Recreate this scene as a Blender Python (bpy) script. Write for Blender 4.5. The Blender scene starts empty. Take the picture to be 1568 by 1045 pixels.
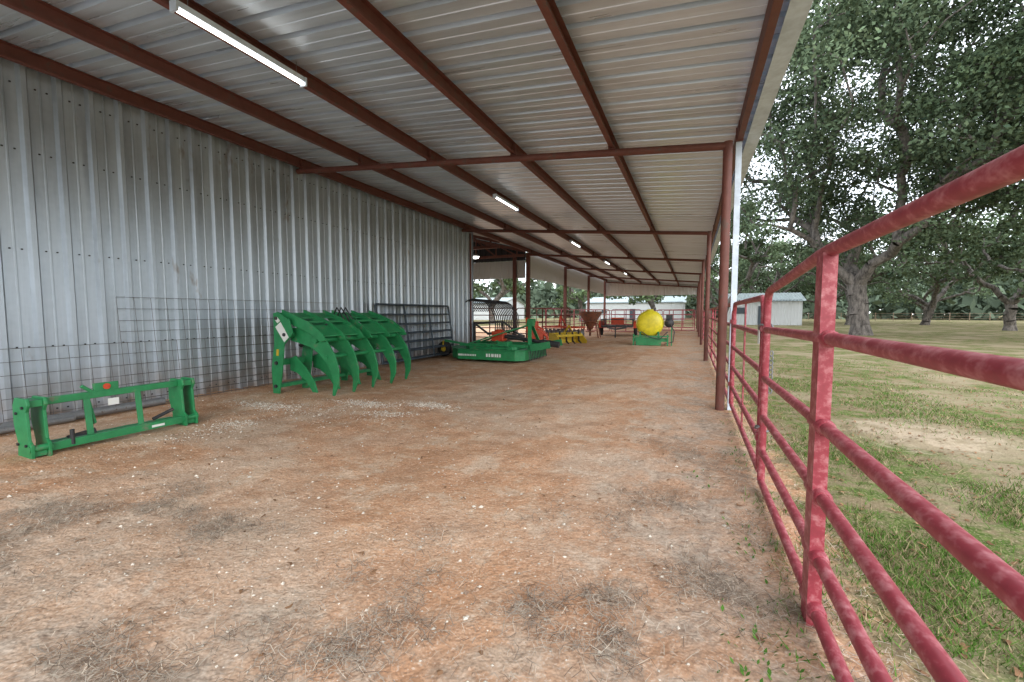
import bpy, math, random
import numpy as np
from mathutils import Vector, noise as mnoise
scene=bpy.context.scene
D=bpy.data
# ---------------------------------------------------------------- helpers
def link(o,parent=None):
    scene.collection.objects.link(o)
    if parent: o.parent=parent
    return o
def empty(name,loc=(0,0,0),rz=0):
    e=D.objects.new(name,None); e.location=loc; e.rotation_euler=(0,0,rz); e.empty_display_size=.2
    return link(e)
class MB:
    def __init__(s): s.v=[]; s.f=[]; s.m=[]; s.sm=[]
    def add(s,vs,fs,m=0,smooth=False):
        b=len(s.v); s.v.extend([tuple(x) for x in vs])
        for f in fs: s.f.append([b+i for i in f]); s.m.append(m); s.sm.append(smooth)
    def box(s,c,d,m=0):
        x,y,z=[k/2 for k in d]
        P=[Vector((a*x,b*y,e*z))+Vector(c) for a in(-1,1) for b in(-1,1) for e in(-1,1)]
        s.add(P,[(0,1,3,2),(4,6,7,5),(0,4,5,1),(2,3,7,6),(0,2,6,4),(1,5,7,3)],m)
    def beam(s,a,b,w,h,m=0,up=(0,0,1)):
        a=Vector(a);b=Vector(b);t=(b-a).normalized();u=Vector(up)
        if abs(t.dot(u))>.98:u=Vector((1,0,0))
        sd=t.cross(u).normalized();u=sd.cross(t).normalized()
        P=[]
        for q in(a,b):
            for i,j in((-1,-1),(1,-1),(1,1),(-1,1)): P.append(q+sd*(i*w/2)+u*(j*h/2))
        s.add(P,[(3,2,1,0),(4,5,6,7),(0,1,5,4),(1,2,6,5),(2,3,7,6),(3,0,4,7)],m)
    def tube(s,pts,r,n=8,m=0,cap=True):
        pts=[Vector(p) for p in pts]; N=len(pts)
        rs=r if isinstance(r,(list,tuple)) else [r]*N
        T=[]
        for i in range(N):
            t=(pts[min(i+1,N-1)]-pts[max(i-1,0)]); T.append(t.normalized())
        up=Vector((0,0,1)) if abs(T[0].z)<.9 else Vector((1,0,0))
        x=T[0].cross(up).normalized(); vs=[]
        for i in range(N):
            x=(x-T[i]*x.dot(T[i])).normalized(); y=T[i].cross(x)
            for k in range(n):
                a=2*math.pi*k/n; vs.append(pts[i]+(x*math.cos(a)+y*math.sin(a))*rs[i])
        fs=[]
        for i in range(N-1):
            for k in range(n):
                k2=(k+1)%n; fs.append((i*n+k,i*n+k2,(i+1)*n+k2,(i+1)*n+k))
        s.add(vs,fs,m,True)
        if cap:
            s.add(vs[:n],[tuple(range(n-1,-1,-1))],m); s.add(vs[-n:],[tuple(range(n))],m)
    def prism(s,poly,axis,a,b,m=0):
        def mk(p,t):
            return {'y':(p[0],t,p[1]),'x':(t,p[0],p[1]),'z':(p[0],p[1],t)}[axis]
        n=len(poly); vs=[mk(p,a) for p in poly]+[mk(p,b) for p in poly]
        fs=[tuple(range(n)),tuple(range(2*n-1,n-1,-1))]+[(i,i+n,(i+1)%n+n,(i+1)%n) for i in range(n)]
        s.add(vs,fs,m)
    def lathe(s,prof,c,n=24,m=0,axis='z'):
        vs=[]
        for r,z in prof:
            for k in range(n):
                a=2*math.pi*k/n
                p=(r*math.cos(a),r*math.sin(a),z)
                if axis=='x': p=(z,p[0],p[1])
                if axis=='y': p=(p[0],z,p[1])
                vs.append((p[0]+c[0],p[1]+c[1],p[2]+c[2]))
        fs=[]
        for i in range(len(prof)-1):
            for k in range(n):
                k2=(k+1)%n; fs.append((i*n+k,i*n+k2,(i+1)*n+k2,(i+1)*n+k))
        s.add(vs,fs,m,True)
    def obj(s,name,mats,parent=None,bevel=0):
        me=D.meshes.new(name); me.from_pydata(s.v,[],s.f)
        for mt in (mats if isinstance(mats,(list,tuple)) else [mats]): me.materials.append(mt)
        me.polygons.foreach_set('material_index',s.m); me.polygons.foreach_set('use_smooth',s.sm)
        me.update()
        o=D.objects.new(name,me); link(o,parent)
        if bevel:
            b=o.modifiers.new('bev','BEVEL'); b.width=bevel; b.segments=2; b.limit_method='ANGLE'; b.angle_limit=math.radians(50)
        return o
def npmesh(name,V,k,mat,col=None,parent=None):
    n=len(V)//k; me=D.meshes.new(name)
    me.vertices.add(len(V)); me.vertices.foreach_set('co',V.astype(np.float32).ravel())
    me.loops.add(len(V)); me.loops.foreach_set('vertex_index',np.arange(len(V),dtype=np.int32))
    me.polygons.add(n); me.polygons.foreach_set('loop_start',np.arange(0,len(V),k,dtype=np.int32))
    me.polygons.foreach_set('loop_total',np.full(n,k,dtype=np.int32))
    me.update(calc_edges=True)
    if col is not None:
        a=me.color_attributes.new('Col','FLOAT_COLOR','POINT')
        c=np.ones((len(V),4),dtype=np.float32); c[:,:3]=np.repeat(col,k,axis=0); a.data.foreach_set('color',c.ravel())
    me.materials.append(mat)
    return link(D.objects.new(name,me),parent)
# ---------------------------------------------------------------- materials
class NT:
    def __init__(s,name):
        s.mat=D.materials.new(name); s.mat.use_nodes=True; s.t=s.mat.node_tree; s.n=s.t.nodes
        s.b=s.n['Principled BSDF']; s.out=s.n['Material Output']
    def new(s,ty,**kw):
        x=s.n.new(ty)
        for k,v in kw.items(): setattr(x,k,v)
        return x
    def l(s,a,b): s.t.links.new(a,b)
    def pos(s,scale=(1,1,1)):
        g=s.new('ShaderNodeNewGeometry'); m=s.new('ShaderNodeMapping'); m.inputs['Scale'].default_value=scale
        s.l(g.outputs['Position'],m.inputs['Vector']); return m.outputs[0]
    def noise(s,scale,detail=3,rough=.6,vec=None,dist=0):
        x=s.new('ShaderNodeTexNoise'); x.inputs['Scale'].default_value=scale; x.inputs['Detail'].default_value=detail
        x.inputs['Roughness'].default_value=rough; x.inputs['Distortion'].default_value=dist
        s.l(vec if vec is not None else s.pos(),x.inputs['Vector']); return x.outputs['Fac']
    def ramp(s,fac,stops):
        r=s.new('ShaderNodeValToRGB'); e=r.color_ramp.elements
        while len(e)<len(stops): e.new(.5)
        for i,(p,c) in enumerate(stops):
            e[i].position=p; e[i].color=(c,c,c,1) if not isinstance(c,tuple) else (*c,1)
        s.l(fac,r.inputs[0]); return r.outputs[0]
    def mix(s,fac,a,b,mode='MIX'):
        m=s.new('ShaderNodeMix',data_type='RGBA',blend_type=mode)
        for i,x in ((0,fac),(6,a),(7,b)):
            if isinstance(x,(int,float)): m.inputs[i].default_value=x
            elif isinstance(x,tuple): m.inputs[i].default_value=(*x,1)
            else: s.l(x,m.inputs[i])
        return m.outputs[2]
    def math(s,op,a,b=0,clamp=False):
        m=s.new('ShaderNodeMath',operation=op,use_clamp=clamp)
        for i,x in ((0,a),(1,b)):
            if isinstance(x,(int,float)): m.inputs[i].default_value=x
            else: s.l(x,m.inputs[i])
        return m.outputs[0]
    def bump(s,h,st,dist=.01):
        b=s.new('ShaderNodeBump'); b.inputs['Strength'].default_value=st; b.inputs['Distance'].default_value=dist
        s.l(h,b.inputs['Height']); return b.outputs[0]
    def set(s,col=None,rough=None,metal=None):
        for k,x in (('Base Color',col),('Roughness',rough),('Metallic',metal)):
            if x is None: continue
            if isinstance(x,(int,float)): s.b.inputs[k].default_value=x
            elif isinstance(x,tuple): s.b.inputs[k].default_value=(*x,1)
            else: s.l(x,s.b.inputs[k])
        return s.mat
def paint(name,c,worn,rough=.45,amt=.62,scale=9,metal=0,vec=None,wide=.1):
    t=NT(name); a=t.noise(scale,3,.7,t.pos(vec) if vec else None); f=t.ramp(a,[(amt-.02,0.),(amt+wide,1.)])
    return t.set(t.mix(f,t.mix(t.ramp(a,[(.35,0.),(.6,1.)]),tuple(x*.85 for x in c),tuple(x*1.1 for x in c)),worn),rough,metal)
M_green=paint('green_paint',(.022,.23,.08),(.14,.19,.11),.42,.62,7)
M_red=paint('gate_red_paint',(.31,.042,.060),(.52,.24,.25),.45,.50,26,vec=(1,.7,1),wide=.3)
M_brown=paint('primer_brown_steel',(.15,.050,.037),(.11,.065,.05),.6,.58,6)
M_black=paint('black_steel',(.03,.031,.035),(.12,.09,.07),.55,.6,12)
M_grey=paint('grey_steel',(.24,.25,.26),(.12,.09,.07),.5,.6,12,.5)
M_dkpanel=paint('dark_blue_grey_paint',(.05,.07,.09),(.2,.17,.14),.5,.62,14)
M_rust=paint('rusty_steel',(.24,.08,.04),(.12,.06,.04),.8,.5,8)
M_yel=paint('yellow_plastic',(.75,.64,.03),(.5,.46,.1),.4,.7,6)
M_yelp=paint('yellow_paint',(.6,.42,.03),(.3,.2,.1),.5,.6,12)
M_orange=paint('orange_red_paint',(.55,.06,.02),(.25,.08,.04),.45,.65,12)
M_white=paint('white_trim',(.60,.69,.80),(.5,.52,.55),.5,.66,5)
M_label=NT('white_label').set((.75,.78,.75),.5)
M_rubber=NT('tyre_rubber').set((.02,.02,.02),.85)
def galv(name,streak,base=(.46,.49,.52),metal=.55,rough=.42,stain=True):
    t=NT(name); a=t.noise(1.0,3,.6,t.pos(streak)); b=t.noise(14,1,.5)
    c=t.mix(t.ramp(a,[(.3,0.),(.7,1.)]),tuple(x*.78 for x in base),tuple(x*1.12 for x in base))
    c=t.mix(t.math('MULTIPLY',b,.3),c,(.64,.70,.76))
    if stain:
        g=t.new('ShaderNodeNewGeometry'); sx=t.new('ShaderNodeSeparateXYZ'); t.l(g.outputs['Position'],sx.inputs[0])
        low=t.math('SUBTRACT',1,t.math('MULTIPLY',sx.outputs[2],1.5),True)
        n2=t.noise(3,2,.7); low=t.math('MULTIPLY',low,t.ramp(n2,[(.35,.2),(.65,.95)]))
        c=t.mix(low,c,(.30,.22,.16))
        s2=t.noise(1.0,4,.7,t.pos((3,2.2,.9))); c=t.mix(t.ramp(s2,[(.63,0.),(.72,.7)]),c,(.22,.16,.11))
    t.set(c,t.ramp(a,[(.3,rough*.8),(.7,rough*1.25)]),metal); return t.mat
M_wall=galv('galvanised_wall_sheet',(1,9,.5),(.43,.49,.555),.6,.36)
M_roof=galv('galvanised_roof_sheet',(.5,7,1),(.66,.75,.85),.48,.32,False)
M_band=NT('white_sheet').set((.6,.62,.63),.5)
M_wood=paint('old_wood',(.25,.18,.12),(.15,.11,.08),.8,.5,20)
M_gable_shade=NT('gable_sheet_painted_shade').set((.03,.03,.035),.7)  # near-black colour paints in the shade under the main roof
M_wire=NT('wire_steel').set((.13,.12,.115),.5,.4)
def emis(name,c,s):
    t=NT(name); t.b.inputs['Emission Color'].default_value=(*c,1); t.b.inputs['Emission Strength'].default_value=s
    return t.set((.9,.9,.9),.5)
M_lamp=emis('lit_lamp_tube',(1,.97,.9),6)
def attr_mat(name):
    t=NT(name); a=t.new('ShaderNodeVertexColor',layer_name='Col'); d=t.new('ShaderNodeBsdfDiffuse'); t.l(a.outputs[0],d.inputs[0]); t.l(d.outputs[0],t.out.inputs[0]); t.n.remove(t.b); return t.mat
M_leaf=attr_mat('leaf'); M_blade=attr_mat('grass_blade'); M_straw=attr_mat('straw'); M_stone=attr_mat('stone')
t=NT('bark'); a=t.noise(6,3,.7,t.pos((1,1,.35))); M_bark=t.set(t.ramp(a,[(.35,(.045,.038,.033)),(.65,(.20,.175,.155))]),.9)
def ground_mat():
    t=NT('ground_soil_and_turf'); g=t.new('ShaderNodeNewGeometry'); s=t.new('ShaderNodeSeparateXYZ'); t.l(g.outputs['Position'],s.inputs[0])
    X,Y=s.outputs[0],s.outputs[1]; P=g.outputs['Position']
    n1=t.noise(.55,3,.6,P,.5); n2=t.noise(2.6,4,.72,P); n3=t.noise(17,3,.78,P); n4=t.noise(75,1,.7,P)
    dirt=t.mix(t.ramp(n2,[(.35,0.),(.65,1.)]),(.53,.275,.15),(.63,.39,.24))
    dirt=t.mix(t.ramp(n1,[(.44,0.),(.60,.75)]),dirt,(.59,.44,.325))
    dirt=t.mix(t.ramp(n1,[(.34,.45),(.46,0.)]),dirt,(.44,.28,.18))
    dirt=t.mix(t.ramp(n2,[(.53,0.),(.61,.45)]),dirt,(.68,.54,.41))
    dirt=t.mix(t.ramp(n2,[(.36,.4),(.44,0.)]),dirt,(.40,.23,.13))
    dirt=t.mix(t.ramp(n3,[(.32,.5),(.44,0.)]),dirt,(.34,.205,.13))
    dirt=t.mix(t.ramp(n3,[(.56,0.),(.68,.4)]),dirt,(.76,.62,.48))
    dirt=t.mix(t.ramp(n4,[(.60,0.),(.68,.4)]),dirt,(.82,.73,.62))
    dirt=t.mix(t.ramp(n4,[(.32,.5),(.42,0.)]),dirt,(.28,.17,.11))
    gs=t.math('SUBTRACT',1,t.math('ABSOLUTE',t.math('MULTIPLY',t.math('SUBTRACT',X,.1),.85)),True)
    gl=t.math('MULTIPLY',t.math('SUBTRACT',1.75,Y),1.1,True)
    gm=t.math('MULTIPLY',t.math('MAXIMUM',gs,gl),t.ramp(n2,[(.44,.1),(.58,1.)]),True)
    litter=t.mix(t.ramp(n3,[(.38,0.),(.62,1.)]),(.28,.22,.175),(.58,.48,.39))
    dirt=t.mix(t.math('MULTIPLY',gm,.7),dirt,litter)
    dirt=t.mix(t.math('MULTIPLY',t.math('SUBTRACT',-1,Y),1.,True),dirt,(.62,.57,.50))  # pale unseen ground behind camera, added to bounce light onto roof ribs
    turf=t.mix(t.ramp(n3,[(.35,0.),(.65,1.)]),(.06,.095,.025),(.15,.19,.06))
    turf=t.mix(t.ramp(n2,[(.44,0.),(.56,.85)]),turf,(.25,.19,.12))
    turf=t.mix(t.ramp(n1,[(.48,0.),(.58,.75)]),turf,(.33,.265,.18))
    turf=t.mix(t.ramp(n4,[(.55,0.),(.66,.6)]),turf,(.38,.31,.20))
    dx=t.math('SUBTRACT',X,2.2); dy=t.math('SUBTRACT',Y,5.8)
    r2=t.math('ADD',t.math('MULTIPLY',dx,dx),t.math('MULTIPLY',t.math('MULTIPLY',dy,dy),1.6))
    pt=t.math('SUBTRACT',1,t.math('ADD',t.math('MULTIPLY',r2,1.8),t.math('MULTIPLY',t.math('SUBTRACT',n2,.5),8)),True)
    turf=t.mix(t.math('MULTIPLY',pt,.7),turf,(.48,.38,.28))
    e=t.math('ADD',X,t.math('MULTIPLY',t.math('SUBTRACT',n2,.5),2.4))
    m1=t.math('MULTIPLY',t.math('SUBTRACT',e,.5),2.5,True)
    m2=t.math('MULTIPLY',t.math('SUBTRACT',Y,41),1.,True)
    m3=t.math('MULTIPLY',t.math('SUBTRACT',-19,X),1.,True)
    m=t.math('MAXIMUM',m1,t.math('MAXIMUM',m2,m3))
    d=t.new('ShaderNodeBsdfDiffuse'); t.l(t.mix(m,dirt,turf),d.inputs[0]); t.l(t.bump(t.noise(20,2,.75,P),.7,.02),d.inputs['Normal']); t.l(d.outputs[0],t.out.inputs[0]); t.n.remove(t.b)
    return t.mat
M_ground=ground_mat()
# ---------------------------------------------------------------- ground
rng=np.random.default_rng(5)
def gz(x,y):
    f=math.exp(-max(0,math.hypot(x,y-4)-9)/6)
    return f*(.024*mnoise.noise(Vector((x*.9,y*.9,0)))+.016*mnoise.noise(Vector((x*4,y*4,3)))+.007*mnoise.noise(Vector((x*11,y*11,7))))-.004
def lines(a,b,st,far):
    L=list(np.arange(a,b,st)); k=st
    x=b
    while x<far: L.append(x); k*=1.22; x+=k
    L.append(far); k=st; x=a-st
    while x>-far: L.insert(0,x); k*=1.22; x-=k
    L.insert(0,-far); return L
xs=lines(-7.4,3.5,.05,600); ys=lines(.4,8,.05,600)
V=[(x,y,gz(x,y)) for y in ys for x in xs]; nx=len(xs)
F=[(j*nx+i,j*nx+i+1,(j+1)*nx+i+1,(j+1)*nx+i) for j in range(len(ys)-1) for i in range(nx-1)]
me=D.meshes.new('ground'); me.from_pydata(V,[],F); me.materials.append(M_ground); me.polygons.foreach_set('use_smooth',[True]*len(F)); link(D.objects.new('ground',me))
def vnoise(X,Y,s,o=0): return np.array([mnoise.noise(Vector((x*s,y*s,o))) for x,y in zip(X,Y)])
def strands(X,Y,L,W,lift,tilt,cols,name,mat):
    n=len(X); a=rng.uniform(0,2*np.pi,n); z=np.array([gz(x,y) for x,y in zip(X,Y)])
    d=np.stack([np.cos(a),np.sin(a),np.zeros(n)],1); s=np.stack([-np.sin(a),np.cos(a),np.zeros(n)],1)
    p0=np.stack([X,Y,z+rng.uniform(0.002,lift,n)],1); h=(rng.normal(0,tilt,n)*L)[:,None]*np.array([[0,0,1]])
    bend=s*(rng.normal(0,.25,n)*L)[:,None]; w=(W/2)[:,None]*s
    mid=p0+d*(L/2)[:,None]+np.abs(h)*.5+bend; end=p0+d*L[:,None]+h*.6
    q1=np.stack([p0-w,p0+w,mid+w,mid-w],1); q2=np.stack([mid-w,mid+w,end+w*.4,end-w*.4],1)
    V=np.concatenate([q1,q2],1).reshape(-1,3); V[:,2]=np.maximum(V[:,2],np.repeat(z,8)+.003)
    return npmesh(name,V,4,mat,np.repeat(cols,2,axis=0))
N=60000; M=3500
X=np.concatenate([rng.normal(0,.42,N),rng.uniform(-4.4,.3,N),rng.uniform(-7,.4,M)]); Y=np.concatenate([.9+rng.exponential(2.2,N),.7+rng.uniform(0,1.05,N)**1.5,rng.uniform(.9,9,M)])
nz=vnoise(X,Y,1.3)+.7*vnoise(X,Y,4,9); keep=rng.uniform(0,1,len(X))<np.clip(-.02+nz*1.1,0.012,.55); keep[-M:]=rng.uniform(0,1,M)<.3; keep&=(X<1.1)&(Y<12); X=X[keep];Y=Y[keep]
for tx,ty,k in ((-.35,1.85,420),(-.1,3.1,300),(-1.35,2.0,120),(-2.6,1.6,420),(-3.4,1.9,300),(-1.2,1.15,500),(.1,2.3,350),(-3.9,1.35,350)):
    X=np.concatenate([X,tx+rng.normal(0,.11,k)]); Y=np.concatenate([Y,ty+rng.normal(0,.09,k)])
n=len(X); r=rng.uniform(0,1,(n,1))
c=rng.uniform(.65,1.2,(n,1))*np.where(r<.36,[[.64,.55,.44]],np.where(r<.7,[[.43,.365,.30]],[[.20,.155,.12]]))
strands(X,Y,rng.uniform(.02,.10,n),rng.uniform(.0012,.003,n),.018,.2,c,'straw',M_straw)
def stones(name,X,Y,S,cols):
    n=len(X); base=np.array([[1,0,0],[0,1,0],[-1,0,0],[0,-1,0],[0,0,.7],[0,0,-.7]],float)
    tri=np.array([[0,1,4],[1,2,4],[2,3,4],[3,0,4]])
    a=rng.uniform(0,6.28,n); P=base[None]*rng.uniform(.55,1.2,(n,6,1))*S[:,None,None]
    ca,sa=np.cos(a)[:,None],np.sin(a)[:,None]; x=P[:,:,0]*ca-P[:,:,1]*sa; y=P[:,:,0]*sa+P[:,:,1]*ca
    z=np.array([gz(u,v) for u,v in zip(X,Y)])
    P=np.stack([x+X[:,None],y+Y[:,None],P[:,:,2]+z[:,None]+S[:,None]*.1],2)
    npmesh(name,P[:,tri].reshape(-1,3),3,M_stone,np.repeat(cols,4,axis=0))
A=6000
G=[(-4.6,4.2,.8,.35,2200),(-5.5,4.15,.32,.09,2600),(-3.4,5.05,.2,.1,2600),(-4.25,4.75,.24,.08,2400),(-4.9,3.0,.2,.35,900),(-3.6,4.4,.15,.1,700),(-5.0,3.35,.15,.1,700)]
X=np.concatenate([rng.uniform(-7,.4,A)]+[a+rng.normal(0,c,k) for a,b,c,d,k in G])
Y=np.concatenate([.9+rng.exponential(3,A)]+[b+rng.normal(0,d,k) for a,b,c,d,k in G])
n=len(X); S=np.clip(rng.lognormal(-5.2,.45,n),.002,.018)
c=rng.uniform(.55,1.05,(n,1))*np.where(rng.uniform(0,1,(n,1))<.6,[[.80,.73,.62]],[[.50,.35,.25]])
stones('gravel',X,Y,S,c)
N=240000
X=.35+np.abs(rng.normal(0,1,N))*2.7; Y=.9+rng.exponential(3.4,N); 
k=(Y<15)&(X<9); X=X[k];Y=Y[k]; nz=vnoise(X,Y,.9,2)+.6*vnoise(X,Y,2.6,4)
k=rng.uniform(0,1,len(X))<np.clip(.26+nz*1.9,.03,1)*np.clip((X-.3)*1.3,.03,1)*np.clip(np.hypot((X-2.2),(Y-5.8)*1.2)-.6,.06,1); X=X[k];Y=Y[k];n=len(X)
a=rng.uniform(0,6.28,n); hgt=rng.uniform(.018,.055,n); w=rng.uniform(.0025,.0055,n)*(1+Y*.12)
z=np.array([gz(x,y) for x,y in zip(X,Y)]); s=np.stack([np.cos(a),np.sin(a),0*a],1)*(w/2)[:,None]
p=np.stack([X,Y,z-.002],1); ln=rng.normal(0,.7,(n,2))*hgt[:,None]; tip=p+np.stack([ln[:,0],ln[:,1],hgt],1)
Vt=np.stack([p-s,p+s,tip],1).reshape(-1,3)
dry=(rng.uniform(0,1,(n,1))<.34)
c=rng.uniform(.65,1.25,(n,1))*np.where(dry,[[.38,.30,.18]],[[.105,.205,.04]])
npmesh('grass',Vt,3,M_blade,c)
V_=[];C_=[]
for (wx,wy,k) in ((.32,1.75,60),(.36,1.95,45),(.22,1.6,25),(.12,3.6,22),(.34,2.7,35),(.38,4.3,30),(.3,1.4,30)):
    for i in range(k):
        p=np.array([wx+rng.normal(0,.08),wy+rng.normal(0,.12),0]); p[2]=gz(p[0],p[1]); a=rng.uniform(0,6.28); L=rng.uniform(.014,.036); dv=np.array([math.cos(a)*.7,math.sin(a)*.7,.6])*L; sv=np.array([-math.sin(a),math.cos(a),0])*L*.22
        V_+= [p,p+dv*.5+sv,p+dv,p+dv*.5-sv]; C_.append([.10,.22,.04])
npmesh('weeds',np.array(V_),4,M_blade,np.array(C_)*rng.uniform(.6,1.2,(len(C_),1)))
n=4600; X=rng.uniform(.6,7,n);Y=rng.uniform(1.2,13,n); 
X=np.concatenate([X,rng.uniform(-5,.5,180)]);Y=np.concatenate([Y,rng.uniform(1,6,180)]);n=len(X)
c=rng.uniform(.6,1.4,(n,1))*np.array([[.26,.15,.085]])
strands(X,Y,rng.uniform(.02,.045,n),rng.uniform(.012,.022,n),.012,.3,c,'fallen_leaves',M_straw)
# ---------------------------------------------------------------- barn
barn=empty('pole_barn')
def roofz(x): return 3.70+.083*(.38-x)
XW=-7.27
def profile(a,b,per=.305,h=.04,fl=.045):
    P=[];x=a; c=.2275
    while x<b:
        P+= [(x,0),(x+.058,0),(x+.064,.007),(x+.078,.007),(x+.084,0),(x+c-.0225-fl,0),(x+c-.0225,h),(x+c+.0225,h),(x+c+.0225+fl,0)]; x+=per
    P.append((x,0)); return P
def sheet(P,fn,name,mat,parent=barn):
    mb=MB(); vs=[]
    for s,h in P: vs+= [fn(s,h,0),fn(s,h,1)]
    mb.add(vs,[(2*i,2*i+2,2*i+3,2*i+1) for i in range(len(P)-1)],0); return mb.obj(name,mat,parent)
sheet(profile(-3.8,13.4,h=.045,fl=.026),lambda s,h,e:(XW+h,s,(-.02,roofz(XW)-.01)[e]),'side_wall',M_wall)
def roofrun(name,y0,y1,x0,x1,zf,mat=M_roof):
    sheet(profile(y0,y1,h=.055,fl=.014),lambda s,h,e:((x0,x1)[e],s,zf((x0,x1)[e])+h),name,mat)
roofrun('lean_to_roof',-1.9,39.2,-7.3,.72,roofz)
zr=lambda x: roofz(-7.3)+.25*(-7.3-x)
roofrun('main_roof_near_slope',-1.9,19.4,-14,-7.3,zr,M_band)
roofrun('main_roof_far_slope',-1.9,19.4,-20.7,-14,lambda x: zr(-14)-.25*(-14-x),M_band)
mb=MB()
PX=[.48,-1.14,-2.65,-4.2,-5.68,-7.16]
for x in PX:
    z=roofz(x)-.01
    y0,y1=-1.9,39
    mb.box((x,(y0+y1)/2,z-.085),(.008,y1-y0,.165)); mb.box((x+.028,(y0+y1)/2,z-.004),(.052,y1-y0,.006)); mb.box((x+.028,(y0+y1)/2,z-.17),(.064,y1-y0,.007)); mb.box((x+.058,(y0+y1)/2,z-.158),(.005,y1-y0,.018))
mb.obj('purlins',M_brown,barn)
mb=MB()
CY=[-.22,6.28,12.8,19.3,25.8,32.3,38.8]
for i,y in enumerate(CY):
    mb.tube([(XW+.05,y,roofz(XW)-.25),(.40,y,roofz(.4)-.25)],.05,12)
    if y>1: mb.tube([(.37,y,-.1),(.37,y,roofz(.37)-.2)],.057,14)
    for x in PX: mb.beam((x+.02,y,roofz(x)-.2),(x+.02,y,roofz(x)-.03),.012,.09)
    if y>13: mb.beam((-7.3,y,-.1),(-7.3,y,roofz(-7.3)-.17),.17,.17)
mb.beam((.37,-1.8,-.1),(.37,-1.8,3.5),.1,.1)
for i,y in enumerate(CY[1:3]):
    for x in PX: mb.box((x-.008,y,roofz(x)-.1),(.006,.5,.13))
mb.beam((-7.3,13.45,-.1),(-7.3,13.45,4.1),.12,.12)
for x in (-8.0,-11,-14,-20.6): mb.beam((x,19.3,-.1),(x,19.3,4.0),.15,.15)
for y in (19.1,16.2,13.6):
    mb.beam((-20.6,y,4.05),(-7.4,y,4.05),.1,.12); mb.beam((-7.4,y,zr(-7.4)-.12),(-14,y,zr(-14)-.12),.1,.12); mb.beam((-20.6,y,zr(-7.4)-.12),(-14,y,zr(-14)-.12),.1,.12)
    for k in range(6):
        x=-7.8-k*1.1; mb.beam((x,y,4.05),(x,y,zr(x)-.12),.06,.06); mb.beam((x-1.1,y,zr(x-1.1)-.12),(x,y,4.05),.06,.06)
mb.obj('steel_frame',M_brown,barn)
sheet(profile(-20.6,-7.5),lambda s,h,e:(s,19.42-h,(3.0,3.85)[e]),'partition_band',M_band)
sheet(profile(-20.6,-7.5),lambda s,h,e:(s,19.47-h,(3.86,(zr(s) if s>-14 else zr(-14)-.25*(-14-s)))[e]),'partition_gable',M_gable_shade)
sheet(profile(19.4,38.6),lambda s,h,e:(-7.4+h,s,(3.02,roofz(-7.3)-.02)[e]),'open_side_band',M_band)
sheet(profile(-7.3,.5),lambda s,h,e:(s,38.95-h,(2.85,roofz(s)-.01)[e]),'end_band',M_band)
sheet(profile(-20.6,-7.4),lambda s,h,e:(s,13.5+h,(0,4.2)[e]),'room_end_wall',M_wall)
sheet(profile(-1.8,13.4),lambda s,h,e:(-20.65-h,s,(0,4.2)[e]),'far_side_wall',M_wall)
mb=MB()
for z in (.12,.9,2.05,3.2,3.95):
    y=-.75
    while y<13.3:
        for dy in (.03,.13): mb.box((XW+.006,y+dy,z),(.012,.016,.016))
        y+=.305
mb.obj('wall_screws',M_black,barn)
mb=MB(); mb.beam((.735,-1.9,3.60),(.735,39.2,3.60),.012,.14); mb.beam((.66,-1.9,3.535),(.66,39.2,3.535),.14,.01)
mb.beam((.50,6.36,3.5),(.50,6.36,0.0),.09,.07); mb.beam((.50,25.9,3.5),(.50,25.9,0.0),.09,.07)
mb.obj('eave_trim_and_downspout',M_white,barn)
for y in (2.37,8.7,15.1,21.5,27.9):
    L=empty('fluorescent_light'); x=-4.08; z=roofz(x)-.2
    mb=MB(); mb.beam((x,y,z+.03),(x,y+1.28,z+.03),.07,.05); mb.beam((x,y-.02,z+.01),(x,y+.0,z+.01),.09,.09); mb.beam((x,y+1.28,z+.01),(x,y+1.3,z+.01),.09,.09); mb.obj('housing',M_white,L)
    mb=MB(); mb.tube([(x,y+.01,z-.012),(x,y+1.27,z-.012)],.016,6); mb.obj('tube',M_lamp,L)
    mb=MB(); mb.tube([(x,y+.1,z+.05),(x,y+.1,z+.19)],.003,4); mb.tube([(x,y+1.2,z+.05),(x,y+1.2,z+.19)],.003,4); mb.obj('hangers',M_grey,L)
L=empty('hanging_light'); mb=MB(); mb.lathe([(.0,.12),(.08,.1),(.2,-.02)],(-9.2,17.5,3.9),16); mb.tube([(-9.2,17.5,4.0),(-9.2,17.5,4.6)],.01,5); mb.obj('shade',M_grey,L); mb=MB(); mb.lathe([(.19,0),(.12,-.08),(.0,-.1)],(-9.2,17.5,3.88),8); mb.obj('lens',M_lamp,L)
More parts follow.
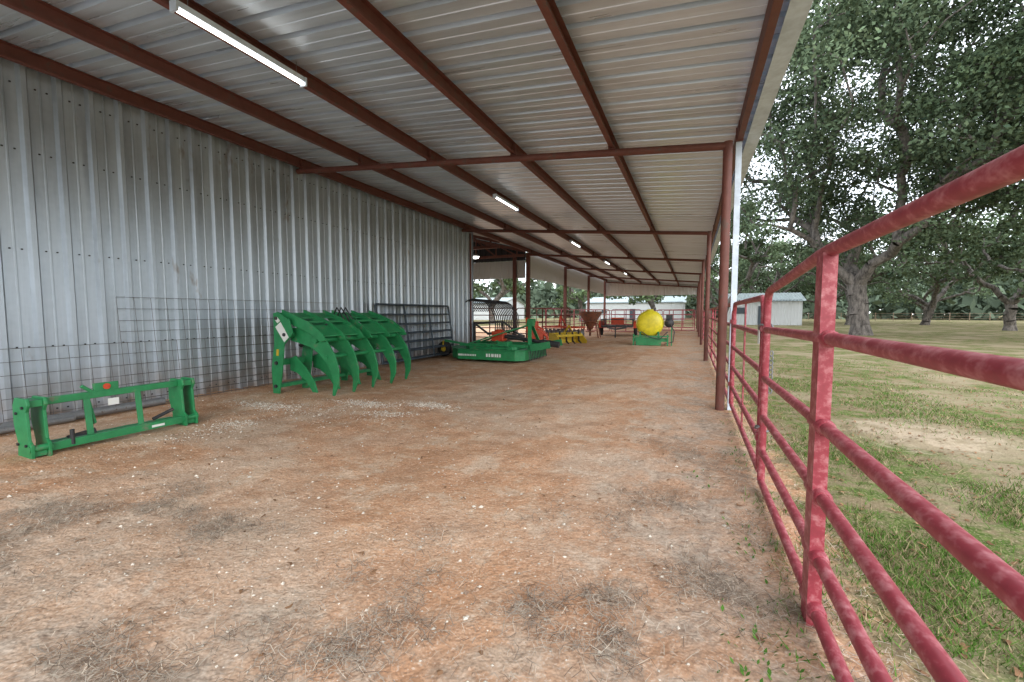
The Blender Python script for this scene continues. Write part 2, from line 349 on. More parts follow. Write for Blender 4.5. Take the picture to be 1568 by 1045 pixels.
# ---------------------------------------------------------------- fences
def arc(c,r,a0,a1,n=6): return [(c[0]+r*math.cos(a0+(a1-a0)*i/n),c[1]+r*math.sin(a0+(a1-a0)*i/n)) for i in range(n+1)]
RZ=[1.55,1.20,.845,.56,.30,.075]
def panel(name,p0,p1,zs=RZ,r=.025,mat=M_red,mids=1,rc=.14,tilt=None,par=None):
    p0=Vector(p0);p1=Vector(p1); L=(p1-p0).length; t=(p1-p0).normalized()
    def P(s,z):
        q=p0+t*s; q.z+=z
        if tilt: q=q+Vector(tilt)*(z)
        return q
    mb=MB(); top,bot=zs[0],zs[-1]
    loop=[(r,bot+.0)]+arc((rc+r,top-rc),rc,math.pi,math.pi/2)+arc((L-rc-r,top-rc),rc,math.pi/2,0)+[(L-r,bot)]
    mb.tube([P(s,z) for s,z in loop],r,10)
    for z in zs[1:]: mb.tube([P(r,z),P(L/2,z),P(L-r,z)],r*.96,10)
    for k in range(1,mids+1):
        s=L*k/(mids+1); mb.beam(P(s,bot),P(s,top),.06,.012,up=t.cross(Vector((0,0,1))))
    for z in (.4,1.3): mb.box(P(0,z*top/1.55),(.07,.07,.05))
    return mb.obj(name,mat,par)
g=empty('pipe_gate')
mb=MB()
for z in RZ: mb.tube([(.50,-.9,z),(.50,.6,z),(.50,2.07,z)],.026,16)
mb.tube([(.50,2.07,1.55),(.50,2.22,1.545),(.50,3.0,1.49),(.50,3.45,1.46)]+[(.5,3.45+.12*math.sin(a),1.34+.12*math.cos(a)) for a in (.4,.8,1.2,1.57)]+[(.5,3.57,.06)],.026,14)
for z in RZ[1:]: mb.tube([(.50,2.07,z),(.50,3.56,z-.02)],.024,12)
mb.beam((.495,2.09,.0),(.495,2.09,1.54),.05,.095,up=(0,1,0))
for z in RZ[1:]:
    mb.tube([(.5,2.0,z),(.5,2.01,z),(.5,2.17,z),(.5,2.19,z)],[.028,.034,.034,.028],14)
mb.obj('rails_and_upright',M_red,g)
y=3.66; 
while y<39:
    L=3.05 if y>3.7 else 2.55
    panel('corral_panel',(.50,y,0),(.50,y+L,0),zs=[1.42,1.14,.86,.6,.34,.1],mids=1); y+=L+.09
mb=MB(); 
for z in (.45,1.2):
    mb.tube([(.5+.045*math.cos(a),3.615+.06*math.sin(a),z+.02*math.sin(2*a)) for a in np.linspace(0,6.28,13)],.008,6)
for k in range(9): mb.tube([(.55+.012*math.cos(a),3.66,1.0-k*.035+.022*math.sin(a)) for a in np.linspace(0,6.28,7)],.005,5)
mb.obj('latch_chain',M_grey)
mb=MB(); mb.box((.466,3.68,1.13),(.006,.07,.12)); mb.obj('gate_tag',M_label,bevel=.002)
y=19.6
while y<38: panel('pipe_fence_panel',(-7.5,y,0),(-7.5,y+3,0),mids=1); y+=3.08
x=-7.2
while x<.2: panel('pipe_fence_panel',(x,39.1,0),(x+2.4,39.1,0),mids=2); x+=2.45
x=-7.2
while x<-4.9: panel('pipe_fence_panel',(x,29.6,0),(x+2.0,29.6,0),mids=1); x+=2.08
panel('pipe_fence_panel',(-2.4,33.0,0),(.2,33.0,0),mids=2)
x=-19.5
while x<-8: panel('pipe_fence_panel',(x,19.7,0),(x+2.8,19.7,0),mids=1,mat=M_brown); x+=2.85
for i in range(5):
    panel('leaning_gate',(-6.72+ i*-.055,8.05+i*.07,0),(-6.72+i*-.055,11.4+i*.09,0),zs=[1.52,1.27,1.02,.78,.55,.33,.1],r=.024,mat=M_dkpanel,mids=2,rc=.07,tilt=(-.14,0,0))
def wire(name,y0,y1,top,x0):
    mb=MB(); k=-.10
    zz=[.02,.12,.22,.34,.46,.6,.75,.9,1.05,1.2,1.36,1.52]
    for z in [q for q in zz if q<=top+.001]: mb.tube([(x0+k*z,y0,z),(x0+k*z,(y0+y1)/2,z+.004),(x0+k*z,y1,z)],.003,4,cap=False)
    y=y0
    while y<=y1+.001: mb.tube([(x0,y,.0),(x0+k*top,y,top)],.003,4,cap=False); y+=.2
    mb.obj(name,M_wire)
wire('wire_cattle_panel',3.25,7.2,1.52,-7.02); wire('wire_cattle_panel',2.1,5.6,.9,-6.98)
mb=MB(); mb.tube([(-6.85,.3,.06),(-6.9,3.6,.06)],.055,12); mb.tube([(-6.7,.3,.05),(-6.78,2.6,.05)],.035,12); mb.obj('steel_pipe',M_grey)
# ---------------------------------------------------------------- loader pallet frame
e=empty('loader_pallet_frame')
mb=MB()
fx=-5.38; bx=-5.66; ya,yb=1.77,3.02
for y in (ya,yb):
    poly=[(fx+.02,0.0),(fx+.03,.12),(fx-.02,.16),(fx-.04,.42),(fx+.0,.48),(fx-.02,.54),(bx+.05,.54),(bx,.47),(bx,.3),(bx+.06,.12),(bx+.04,0)]
    mb.prism(poly,'y',y-.012,y+.012)
    mb.prism(poly,'y',y+.10,y+.124)
    mb.box((fx-.1,y+.056,.04),(.2,.086,.05)); mb.box((fx-.14,y+.056,.49),(.22,.086,.06))
    mb.tube([(fx-.005,y-.02,.09),(fx-.005,y+.13,.09)],.03,10)
y0,y1=ya+.125,yb-.013
mb.beam((fx-.12,y0,.49),(fx-.12,y1,.49),.06,.065)
mb.beam((fx-.04,y0,.075),(fx-.04,y1,.075),.06,.075)
mb.beam((fx-.06,2.2,.1),(fx-.10,2.2,.46),.05,.02,up=(1,0,0)); mb.beam((fx-.06,2.62,.1),(fx-.10,2.62,.46),.05,.02,up=(1,0,0))
mb.box((fx-.11,2.36,.55),(.03,.2,.10)); mb.beam((fx-.11,2.27,.5),(fx-.11,2.17,.59),.03,.03)
mb.beam((fx-.1,2.25,.2),(fx-.22,2.25,.46),.02,.06)
mb.beam((bx+.03,y0,.06),(bx+.03,y1,.06),.05,.05)
mb.obj('frame',M_green,e,bevel=.004)
mb=MB(); mb.tube([(fx-.02,2.05,.06),(fx-.02,2.05,.20)],.018,10); mb.tube([(fx-.25,2.1,.06),(fx-.2,2.3,.1)],.04,12); mb.tube([(fx-.1,2.75,.13),(fx-.1,2.95,.2)],.02,8)
for y in (ya-.014,ya+.126,yb+.126):
    for dx,dz in ((-.05,.12),(-.2,.12),(-.08,.46),(-.2,.40)): mb.tube([(fx+dx,y,dz),(fx+dx,y-.012,dz)],.014,6)
mb.obj('pins',M_black,e)
mb=MB(); mb.box((fx-.073,2.4,.40),(.004,.09,.07)); mb.box((fx-.006,2.75,.07),(.004,.12,.025)); mb.obj('labels',M_label,e)
mb=MB(); mb.tube([(fx-.094,2.36,.56),(fx-.085,2.36,.56)],.03,14); mb.obj('red_reflector',M_orange,e)
# ---------------------------------------------------------------- grapple
e=empty('grapple_bucket')
def claw(mb,y,th=.022,off=0.0):
    out=[(-6.0,1.06),(-5.75,1.08),(-5.45,1.00),(-5.22,.86),(-5.07,.66),(-4.99,.42),(-5.0,.2),(-5.10,0.0)]
    inn=[(-5.13,.02),(-5.11,.2),(-5.14,.38),(-5.25,.54),(-5.38,.66),(-5.56,.76),(-5.8,.82),(-6.0,.86)]
    mb.prism([(x+off,z) for x,z in out+inn],'y',y-th/2,y+th/2)
mb=MB(); 
for i,y in enumerate((4.98,5.38,5.88,6.34,6.86)): claw(mb,y,.028,(0,.02,-.02,.01,-.05)[i])
for y in (5.08,5.55,6.05,6.6):
    mb.prism([(-6.15,.55),(-6.02,.6),(-5.8,.42),(-5.62,.2),(-5.55,.0),(-5.66,.02),(-5.8,.2),(-6.0,.32),(-6.15,.35)],'y',y-.012,y+.012)
mb.tube([(-5.95,4.88,.96),(-5.95,6.98,.96)],.06,14); mb.tube([(-5.42,4.92,.88),(-5.42,6.90,.88)],.05,12)
mb.tube([(-5.22,4.95,.62),(-5.22,6.9,.62)],.03,12)
mb.beam((-6.12,4.86,1.27),(-6.12,7.0,1.27),.09,.08); mb.beam((-6.22,4.86,.5),(-6.22,7.0,.5),.1,.1); mb.beam((-6.2,4.86,.12),(-6.2,7.0,.12),.12,.06)
for y in (4.84,5.4,6.3,7.01):
    mb.prism([(-6.26,.0),(-6.12,.0),(-6.04,.4),(-5.98,.8),(-5.78,.98),(-5.85,1.2),(-6.1,1.32),(-6.2,1.3),(-6.2,.8),(-6.28,.4)],'y',y-.012,y+.012)
for a,b in ((4.92,5.75),(5.95,6.93)):
    q=[(-6.1,1.31),(-5.86,1.23),(-5.52,1.11),(-5.28,.95)]
    for i in (0,2):
        (x0,z0),(x1,z1)=q[i],q[i+1]
        mb.add([(x0,a,z0),(x1,a,z1),(x1,b,z1),(x0,b,z0),(x0,a,z0-.02),(x1,a,z1-.02),(x1,b,z1-.02),(x0,b,z0-.02)],[(0,1,2,3),(7,6,5,4),(0,4,5,1),(2,6,7,3),(1,5,6,2),(0,3,7,4)])
    for yy in (a,(a+b)/2,b):
        mb.prism([(-6.1,1.28),(-6.1,1.36),(-5.84,1.28),(-5.5,1.15),(-5.25,.99),(-5.18,.88),(-5.3,.86),(-5.52,1.0),(-5.86,1.1)],'y',yy-.014,yy+.014)
    mb.beam((-5.68,a,1.16),(-5.68,b,1.16),.12,.03)
mb.obj('body',M_green,e,bevel=.003)
mb=MB()
for y in (5.25,6.5):
    mb.tube([(-6.1,y,.75),(-5.75,y,1.0)],.035,10); mb.tube([(-5.75,y,1.0),(-5.5,y,1.12)],.018,8)
for y in (5.75,5.85,5.95): mb.tube([(-6.1,y,.7),(-5.95,y+.05,1.2),(-5.8,y+.02,1.4),(-5.62,y,1.2),(-5.5,y,.9)],.012,7)
for x,z in ((-5.95,.96),(-6.12,1.22),(-6.15,.5),(-6.18,.12)): mb.tube([(x,4.828,z),(x,4.80,z)],.028,8)
mb.obj('hydraulics',M_black,e)
mb=MB(); mb.prism([(-6.15,1.08),(-6.03,1.16),(-5.86,.92),(-5.96,.84)],'y',4.82,4.826); mb.prism([(-6.16,1.2),(-6.1,1.24),(-6.04,1.18),(-6.1,1.14)],'y',4.82,4.826); mb.obj('label',M_label,e)
mb=MB(); mb.prism([(-6.1,.62),(-6.09,.72),(-6.14,.72),(-6.15,.62)],'y',4.82,4.826); mb.obj('reflector',M_yelp,e)
# ---------------------------------------------------------------- rotary cutter
e=empty('rotary_cutter',(.12,0,0))
mb=MB()
poly=[(-6.0,10.12),(-4.3,10.1),(-4.1,10.3),(-4.05,11.9),(-4.3,12.1),(-5.8,12.1)]+[(-5.72+.86*math.cos(a),11.12+.98*math.sin(a)) for a in np.linspace(math.pi*.56,math.pi*1.36,9)]
mb.prism(poly,'z',.30,.325)
mb.prism([(-5.2+(x+5.2)*.72,11.1+(y-11.1)*.72) for x,y in poly],'z',.325,.39)
n=len(poly)
for i in range(n):
    a=poly[i];b=poly[(i+1)%n]; mb.beam((a[0],a[1],.18),(b[0],b[1],.18),.012,.235)
    mb.beam((a[0],a[1],.335),(b[0],b[1],.335),.05,.018)
mb.beam((-6.2,10.6,.42),(-4.12,10.6,.42),.06,.08);mb.beam((-6.2,11.6,.42),(-4.12,11.6,.42),.06,.08); mb.beam((-5.2,10.3,.425),(-5.2,11.9,.425),.06,.07); mb.beam((-4.55,10.2,.37),(-4.55,12.0,.37),.08,.07)
mb.beam((-4.1,10.65,.33),(-4.25,11.05,1.03),.11,.03); mb.beam((-4.1,11.6,.33),(-4.25,11.15,1.03),.11,.03)
mb.beam((-4.25,11.08,.99),(-5.95,10.72,.45),.11,.035); mb.beam((-4.25,11.12,.99),(-5.95,11.5,.45),.11,.035)
mb.beam((-4.05,10.55,.38),(-3.5,10.55,.48),.035,.18); mb.beam((-4.05,11.65,.38),(-3.5,11.65,.48),.035,.18); mb.prism([(-4.35,.94),(-4.15,.94),(-4.12,1.15),(-4.3,1.15)],'y',11.0,11.2)
mb.beam((-6.35,11.1,.40),(-7.0,11.1,.48),.09,.06)
mb.lathe([(.28,.39),(.26,.45),(.16,.48),(.15,.54)],(-5.2,11.1,0),20)
mb.prism([(-4.95,10.45),(-4.66,10.45),(-4.66,10.8),(-4.95,10.8)],'z',.40,.53)
mb.obj('deck',M_green,e,bevel=.004)
mb=MB(); mb.box((-5.2,11.1,.65),(.36,.30,.28)); mb.lathe([(.0,.84),(.1,.84),(.13,.79)],(-5.2,11.1,0),14); mb.obj('gearbox',M_orange,e,bevel=.02)
mb=MB(); mb.tube([(-5.1,11.1,.65),(-3.6,11.05,.48)],.05,12); mb.tube([(-3.9,11.05,.51),(-3.4,11.04,.45)],.085,14)
for y in np.linspace(10.4,11.8,12): mb.tube([(-4.03,y,.30),(-4.0,y,.05)],.012,5)
mb.obj('drive_shaft_and_chains',M_black,e)
mb=MB(); mb.lathe([(.08,-.07),(.2,-.08),(.23,-.04),(.23,.04),(.2,.08),(.08,.07)],(-7.02,11.1,.23),24,axis='y'); mb.obj('tail_wheel',M_rubber,e)
mb=MB(); mb.tube([(-7.02,11.02,.23),(-7.02,11.18,.23)],.08,14); mb.beam((-7.02,11.0,.23),(-7.0,11.0,.48),.05,.01,up=(1,0,0)); mb.obj('wheel_hub',M_yelp,e)
mb=MB(); x=-5.1
for w in (.05,.04,.02,.05,.04,.05,.04): mb.box((x,10.092,.19),(w,.006,.085)); x+=w+.022
x=-5.9
for w in (.14,.03,.03,.03,.03,.03,.03,.03,.03): mb.box((x,10.098,.18),(w,.008,.05)); x+=w/2+.035
mb.obj('lettering',M_label,e)
# ---------------------------------------------------------------- tiller (orange)
e=empty('rotary_tiller',(-4.75,13.4,0),.3)
mb=MB(); mb.prism([(-.35,.25),(-.3,.6),(-.1,.78),(.15,.78),(.35,.6),(.42,.25),(.38,.25),(.3,.55),(.12,.70),(-.1,.70),(-.25,.55),(-.3,.25)],'y',-.6,.6)
mb.box((0,.64,.45),(.45,.06,.6)); mb.box((0,-.64,.45),(.45,.06,.6)); mb.beam((-.3,-.3,.65),(-.35,0,1.15),.07,.04);mb.beam((-.3,.3,.65),(-.35,0,1.15),.07,.04);mb.beam((-.35,0,1.13),(.2,0,.75),.06,.06); mb.box((-.1,0,.9),(.3,.3,.28))
mb.obj('hood',M_orange,e,bevel=.01)
mb=MB(); mb.tube([(0,-.6,.25),(0,.6,.25)],.04,10)
for k in range(14):
    a=k*1.1; y=-.55+k*.085; mb.beam((0,y,.25),(.23*math.cos(a),y,.25+.23*math.sin(a)),.012,.06)
mb.obj('rotor',M_black,e)
# ---------------------------------------------------------------- hay rake (black)
e=empty('hay_rake',(-6.75,14.2,0),.12)
mb=MB(); mb.beam((-.3,-1.1,.95),(-.3,2.2,.95),.08,.08); mb.beam((.2,-1.1,.6),(.2,2.2,.6),.08,.08)
for k in range(15):
    y=-1.05+k*.22; mb.tube([(-.3+.75*math.cos(a)*1.0,y,.9+.9*math.sin(a)) for a in np.linspace(2.6,-.9,12)],.02,6)
mb.beam((-.3,-1.1,.95),(.2,-1.1,.6),.06,.06); mb.beam((-.3,2.2,.95),(.2,2.2,.6),.06,.06); mb.beam((.2,-1.0,.6),(1.1,.3,.45),.07,.07); mb.beam((.2,1.8,.6),(1.1,.3,.45),.07,.07)
mb.beam((-.3,-1.1,0),(-.3,-1.1,.95),.07,.07); mb.beam((-.3,2.2,0),(-.3,2.2,.95),.07,.07); mb.beam((1.1,.3,0),(1.1,.3,.5),.06,.06)
mb.obj('frame_and_teeth',M_black,e)
# ---------------------------------------------------------------- yellow box blade
e=empty('box_blade',(-5.0,17.7,0),-.45)
mb=MB(); mb.prism([(-.1,.03),(-.14,.25),(-.08,.48),(-.05,.48),(-.1,.25),(-.06,.03)],'y',-.8,.8)
mb.prism([(-.15,.0),(.5,.0),(.55,.12),(.2,.45),(-.15,.5)],'y',.8,.83); mb.prism([(-.15,.0),(.5,.0),(.55,.12),(.2,.45),(-.15,.5)],'y',-.83,-.8)
mb.beam((.25,-.8,.36),(.25,.8,.36),.1,.1); mb.beam((.25,-.3,.4),(.2,0,.8),.05,.03); mb.beam((.25,.3,.4),(.2,0,.8),.05,.03); mb.beam((.2,0,.78),(-.1,0,.45),.05,.03)
mb.obj('blade',M_yelp,e,bevel=.004)
mb=MB()
for y in (-.6,-.2,.2,.6): mb.prism([(.2,.55),(.28,.55),(.3,.15),(.42,.02),(.38,.0),(.22,.1)],'y',y-.012,y+.012)
mb.obj('rippers',M_black,e)
# ---------------------------------------------------------------- cone spreader
e=empty('cone_spreader',(-5.0,22.6,0))
mb=MB(); mb.lathe([(.0,.42),(.12,.45),(.3,.8),(.6,1.3),(.61,1.4),(.57,1.4),(.55,1.3),(.1,.5)],(0,0,0),28); mb.obj('hopper',M_rust,e)
mb=MB(); mb.beam((-.5,-.3,0),(-.35,-.2,.8),.05,.05); mb.beam((-.5,.3,0),(-.35,.2,.8),.05,.05); mb.beam((.5,-.3,0),(.35,-.2,.8),.05,.05); mb.beam((.5,.3,0),(.35,.2,.8),.05,.05); mb.tube([(.44*math.cos(a),.44*math.sin(a),.85) for a in np.linspace(0,6.28,17)],.03,6); mb.lathe([(0,.3),(.25,.3),(.25,.33),(0,.34)],(0,0,0),16); mb.tube([(0,0,.1),(0,0,.45)],.06,8)
mb.obj('frame',M_rust,e)
# ---------------------------------------------------------------- sprayer
e=empty('tank_sprayer',(-1.6,18.4,-.04),.05)
mb=MB()
prof=[(.001,-.46),(.2,-.455),(.38,-.43),(.49,-.37),(.53,-.28),(.53,-.1),(.545,-.09),(.545,.09),(.53,.1),(.53,.28),(.49,.37),(.38,.43),(.2,.455),(.001,.46)]
mb.lathe(prof,(0,0,.92),36,axis='y'); mb.lathe([(.001,.58),(.13,.58),(.14,.5),(.14,.48)],(0,0,.92),18); mb.obj('tank',M_yel,e)
mb=MB(); mb.beam((-.6,-.42,.25),(.7,-.42,.25),.08,.1); mb.beam((-.6,.42,.25),(.7,.42,.25),.08,.1); mb.beam((-.6,-.42,.25),(-.6,.42,.25),.08,.1); mb.beam((.7,-.42,.25),(.7,.42,.25),.08,.1)
for x in (-.35,.35): mb.prism([(x-.04,.3),(x+.04,.3),(x+.03,.6),(x-.03,.6)],'y',-.44,.44)
mb.beam((-.6,-.46,.04),(-.6,-.46,.5),.06,.06); mb.beam((.7,-.46,.04),(.7,-.46,.5),.06,.06); mb.beam((-.6,-.5,.42),(.75,-.5,.42),.05,.05); mb.prism([(-.5,.05),(.45,.05),(.5,.38),(-.55,.38)],'y',-.5,-.48)
mb.beam((.85,-.3,.04),(.85,-.1,1.0),.05,.05); mb.beam((.85,.3,.04),(.85,.1,1.0),.05,.05)
mb.obj('frame',M_green,e)
mb=MB(); mb.lathe([(.0,-.1),(.18,-.1),(.18,-.08),(.1,-.07),(.1,.07),(.18,.08),(.18,.1),(0,.1)],(.75,-.2,.95),18,axis='y'); mb.tube([(.8,-.3,.9),(.95,-.35,.6),(.9,-.4,.2),(.6,-.5,.12)],.02,6); mb.tube([(-.3,-.56,.6),(0,-.6,.4),(.4,-.56,.3),(.7,-.45,.6)],.02,6); mb.box((.75,.2,1.1),(.25,.3,.35)); mb.obj('hose_reel_and_pump',M_black,e)
# ---------------------------------------------------------------- utility trailer far
e=empty('utility_trailer',(-4.0,25.6,0),.1)
mb=MB(); mb.box((0,0,.55),(1.7,3.0,.08)); 
for x in(-.85,.85):
    mb.beam((x,-1.5,.95),(x,1.5,.95),.05,.05)
    for y in(-1.5,-.5,.5,1.5): mb.beam((x,y,.55),(x,y,.95),.05,.05)
mb.beam((-.85,-1.5,.95),(.85,-1.5,.95),.05,.05); mb.beam((-.5,-1.5,.5),(0,-2.7,.45),.07,.07); mb.beam((.5,-1.5,.5),(0,-2.7,.45),.07,.07); mb.beam((0,-2.7,0),(0,-2.7,.6),.06,.06)
mb.obj('bed_and_rails',M_black,e)
mb=MB()
for x in(-.98,.98): mb.prism([(-.5,.45),(-.4,.75),(-.2,.85),(.2,.85),(.4,.75),(.5,.45),(.45,.45),(.36,.7),(.18,.8),(-.18,.8),(-.36,.7),(-.45,.45)],'x',x-.12,x+.12)
mb.box((0,-.6,.85),(.7,.5,.4)); mb.obj('fenders_and_toolbox',M_orange,e)
mb=MB()
for x in(-.98,.98): mb.lathe([(.15,-.09),(.3,-.1),(.34,-.05),(.34,.05),(.3,.1),(.15,.09)],(x,0,.34),22,axis='x')
mb.obj('tyres',M_rubber,e)
e=empty('disc_harrow',(-6.1,21.2,0),-.2)
mb=MB(); mb.beam((-1,-.4,.6),(1,-.4,.6),.08,.08); mb.beam((-1,.4,.6),(1,.4,.6),.08,.08); mb.beam((-1,-.4,.6),(-1,.4,.6),.08,.08); mb.beam((1,-.4,.6),(1,.4,.6),.08,.08); mb.beam((0,-.4,.6),(0,-.3,1.2),.07,.07);mb.beam((0,.4,.6),(0,-.3,1.2),.05,.05)
mb.obj('frame',M_orange,e); mb=MB()
for y in(-.4,.4):
    mb.tube([(-1,y,.25),(1,y,.25)],.025,8)
    for k in range(9): mb.lathe([(.0,.03),(.15,.02),(.25,-.02),(.15,.015),(0,.025)],(-.95+k*.235,y,.25),16,axis='x')
mb.obj('discs',M_grey,e)
# ---------------------------------------------------------------- buildings outside
M_wall2=galv('shed_roof_sheet',(5,1,1),(.36,.43,.42),.3,.5,False)
def shed(name,x0,x1,y0,y1,h,rise):
    e=empty(name)
    sheet(profile(x0,x1),lambda s,hh,k:(s,y0-hh,(0,h)[k]),'front_wall',M_band,e); sheet(profile(x0,x1),lambda s,hh,k:(s,y1+hh,(0,h)[k]),'rear_wall',M_band,e)
    ym=(y0+y1)/2
    for x in (x0,x1):
        mb=MB(); mb.prism([(y0,0),(y1,0),(y1,h),(ym,h+rise),(y0,h)],'x',x-.02,x+.02); mb.obj('end_wall',M_band,e)
    for a,b in((y0-.3,ym),(y1+.3,ym)):
        za=h-.08
        sheet(profile(x0-.3,x1+.3),lambda s,hh,k:(s,(a,b)[k],(za,h+rise+.03)[k]+hh),'roof',M_wall2,e)
    mb=MB(); mb.box(((x0+x1)/2,y0-.06,1.05),(1.0,.06,2.1)); mb.box((x0+(x1-x0)*.2,y0-.06,1.6),(.9,.06,.7)); mb.beam((x0,y0-.05,h-.02),(x1,y0-.05,h-.02),.04,.16); mb.obj('door_window_trim',M_dkpanel,e)
shed('metal_shed',3.6,10.9,54.5,60,2.7,.9)
shed('long_farm_building',-19,-1.5,82,92,3.3,1.2)
shed('long_farm_building',-60,-34,75,87,3.3,1.2)
# ---------------------------------------------------------------- trees
def tree(name,loc,H,R,trunk_h,tr,seed,nc,nl,ls,cb=.22,col=(.075,.105,.05),clump=.13,wob=.035):
    g=np.random.default_rng(seed); e=empty(name,loc)
    T=[]
    czc=H*(cb+1)/2; hz=H*(1-cb)/2
    while len(T)<nc:
        p=g.uniform(-1,1,3); r=np.linalg.norm(p)
        if r>1 or r<.35: continue
        if g.uniform()>r**1.2: continue
        if p[2]<-.2 and g.uniform()<.35: continue
        bump=1+.20*math.sin(3*math.atan2(p[1],p[0])+seed)+.12*math.sin(7*math.atan2(p[1],p[0])+2*seed+3*p[2])
        T.append((p[0]*R*bump*(1-.15*max(0,p[2])),p[1]*R*bump,czc+p[2]*hz*(1+.1*g.normal())))
    nodes=[np.array([0,0,-.2])]; par=[-1]; plen=[0]
    k=5
    ln=g.normal(0,.1*trunk_h,2)
    for i in range(1,k+1):
        nodes.append(np.array([ln[0]*i/k+.06*g.normal(),ln[1]*i/k+.06*g.normal(),trunk_h*i/k])); par.append(len(nodes)-2); plen.append(0)
    T=sorted(T,key=lambda t:np.linalg.norm((np.array(t)-nodes[k])*np.array([1,1,1.2])))
    tips=[]
    for t in T:
        t=np.array(t); A=np.array(nodes[k:]); d=np.linalg.norm(A-t,axis=1)+.40*np.array(plen[k:])+.6*np.maximum(0,A[:,2]-t[2])
        i=int(np.argmin(d))+k; p=nodes[i]; L=np.linalg.norm(t-p); n=max(2,int(L/(H*.05)))
        prev=i; 
        for j in range(1,n+1):
            s=j/n; q=p+(t-p)*s; q=q+np.array([0,0,math.sin(s*math.pi)*L*.10])+g.normal(0,wob*L/ n**.5 if j<n else 0,3)
            nodes.append(q); par.append(prev); plen.append(plen[prev]+np.linalg.norm(q-nodes[prev])); prev=len(nodes)-1
        tips.append(prev)
    cnt=np.zeros(len(nodes))
    for i in tips:
        while i>=0: cnt[i]+=1; i=par[i]
    rad=tr*(cnt/nc)**.45; rad[0]*=1.4; rad=np.maximum(rad,tr*.035)
    mb=MB()
    for i in range(1,len(nodes)):
        a=nodes[par[i]];b=nodes[i]; ra=min(rad[par[i]],rad[i]*1.5) if par[i]>=k else rad[par[i]]
        mb.tube([a,b],[ra,rad[i]],5 if rad[i]<.1 else 10,cap=False)
    mb.obj('trunk_and_limbs',M_bark,e)
    C=np.array(T); n=nc*nl; ci=np.repeat(np.arange(nc),nl)
    cr=R*clump*g.uniform(.7,1.35,nc)
    off=g.normal(0,1,(n,3)); off/=np.linalg.norm(off,axis=1)[:,None]; off*=(g.uniform(0,1,(n,1))**.45); off[:,2]*=.6
    P=C[ci]+off*cr[ci][:,None]*1.25+g.normal(0,.12*clump*R,(n,3))
    a=g.normal(0,1,(n,3)); a/=np.linalg.norm(a,axis=1)[:,None]; b=np.cross(a,g.normal(0,1,(n,3))); b/=np.linalg.norm(b,axis=1)[:,None]
    s=ls*g.uniform(.6,1.4,(n,1)); a=a*s; b=b*s*.55
    Vv=np.stack([P-a,P-b,P+a,P+b],1).reshape(-1,3)
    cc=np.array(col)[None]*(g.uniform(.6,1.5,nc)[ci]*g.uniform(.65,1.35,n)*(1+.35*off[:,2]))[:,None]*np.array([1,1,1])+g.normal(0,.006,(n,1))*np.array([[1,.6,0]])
    npmesh('foliage',Vv,4,M_leaf,np.clip(cc,.01,1),e)
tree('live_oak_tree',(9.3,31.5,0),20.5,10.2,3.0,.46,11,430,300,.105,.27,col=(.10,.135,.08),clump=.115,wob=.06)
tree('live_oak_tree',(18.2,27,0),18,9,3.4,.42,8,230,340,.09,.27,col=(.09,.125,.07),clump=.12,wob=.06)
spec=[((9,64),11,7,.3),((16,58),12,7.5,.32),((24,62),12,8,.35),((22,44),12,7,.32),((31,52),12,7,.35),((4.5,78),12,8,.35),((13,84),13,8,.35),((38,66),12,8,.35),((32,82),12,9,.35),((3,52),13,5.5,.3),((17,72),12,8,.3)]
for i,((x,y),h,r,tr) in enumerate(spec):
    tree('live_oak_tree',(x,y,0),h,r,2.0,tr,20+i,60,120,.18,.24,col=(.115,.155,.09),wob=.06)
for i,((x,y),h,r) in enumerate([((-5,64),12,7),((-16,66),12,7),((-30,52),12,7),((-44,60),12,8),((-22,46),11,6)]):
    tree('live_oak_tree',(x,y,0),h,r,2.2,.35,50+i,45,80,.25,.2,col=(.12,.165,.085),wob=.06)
g=np.random.default_rng(77); nc=1000
ang=g.uniform(-.95,1.05,nc); rr=g.uniform(115,175,nc); cx=np.sin(ang)*rr; cy=np.cos(ang)*rr; cz=g.uniform(.5,1,nc)*g.uniform(2,12,nc)
ci=np.repeat(np.arange(nc),50); n=len(ci); off=g.normal(0,1,(n,3))*np.array([2.6,2.6,1.7]); P=np.stack([cx[ci],cy[ci],np.maximum(.2,cz[ci])],1)+off; P[:,2]=np.maximum(P[:,2],.2)
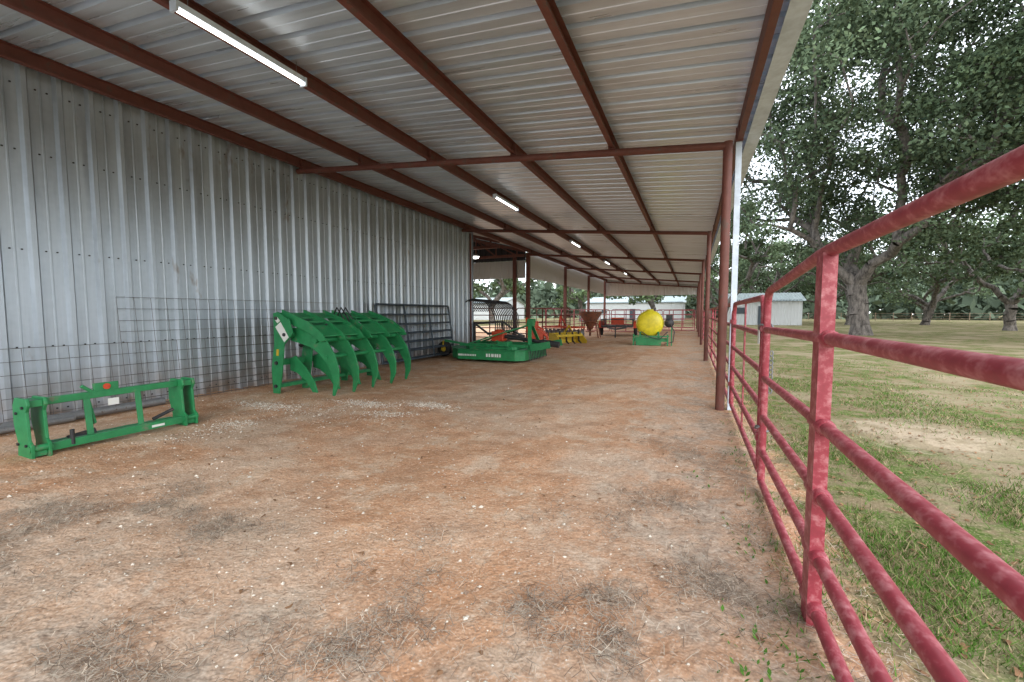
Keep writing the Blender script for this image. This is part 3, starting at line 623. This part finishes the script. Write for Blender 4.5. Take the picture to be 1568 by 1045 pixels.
a=g.normal(0,.5,(n,3)); b=g.normal(0,.5,(n,3)); Vv=np.stack([P-a,P-b,P+a,P+b],1).reshape(-1,3)
npmesh('distant_trees',Vv,4,M_leaf,np.array([[.13,.17,.12]])*(g.uniform(.6,1.35,nc)[ci]*g.uniform(.7,1.3,n))[:,None])
mb=MB()
for k in range(60):
    x=-30+k*2.5; mb.tube([(x,95,0),(x,95,1.4)],.06,6)
for z in(.4,.8,1.25): mb.tube([(-30,95,z),(118,95,z)],.02,4)
mb.obj('pasture_fence',M_wood)
# ---------------------------------------------------------------- world, sun, camera
w=D.worlds.new('World'); scene.world=w; w.use_nodes=True; nt=w.node_tree; nt.nodes.clear()
out=nt.nodes.new('ShaderNodeOutputWorld'); bg=nt.nodes.new('ShaderNodeBackground'); sky=nt.nodes.new('ShaderNodeTexSky'); sky.sky_type='NISHITA'; sky.sun_disc=False
el,az=math.radians(30),math.radians(150); sky.sun_elevation=el; sky.sun_rotation=az
nt.links.new(sky.outputs[0],bg.inputs[0]); bg.inputs[1].default_value=.08
bg2=nt.nodes.new('ShaderNodeBackground'); bg2.inputs[0].default_value=(.83,.87,.91,1); bg2.inputs[1].default_value=2.55
ad=nt.nodes.new('ShaderNodeAddShader'); nt.links.new(bg.outputs[0],ad.inputs[0]); nt.links.new(bg2.outputs[0],ad.inputs[1]); nt.links.new(ad.outputs[0],out.inputs[0])
sl=D.lights.new('sun','SUN'); sl.energy=1.4; sl.angle=math.radians(40); sl.color=(1,.97,.93); so=link(D.objects.new('sun',sl))
dirv=Vector((math.sin(az)*math.cos(el),math.cos(az)*math.cos(el),math.sin(el))); so.rotation_euler=dirv.to_track_quat('Z','Y').to_euler()
cam=D.cameras.new('camera'); co=link(D.objects.new('camera',cam)); cam.sensor_width=36; cam.lens=653/1568*36; cam.clip_end=2000; cam.clip_start=.05
co.location=(0,0,1.3); co.rotation_euler=(math.radians(90-3.724),0,math.radians(22.869)); scene.camera=co
scene.view_settings.view_transform='Standard'; scene.view_settings.look='None'; scene.view_settings.exposure=0
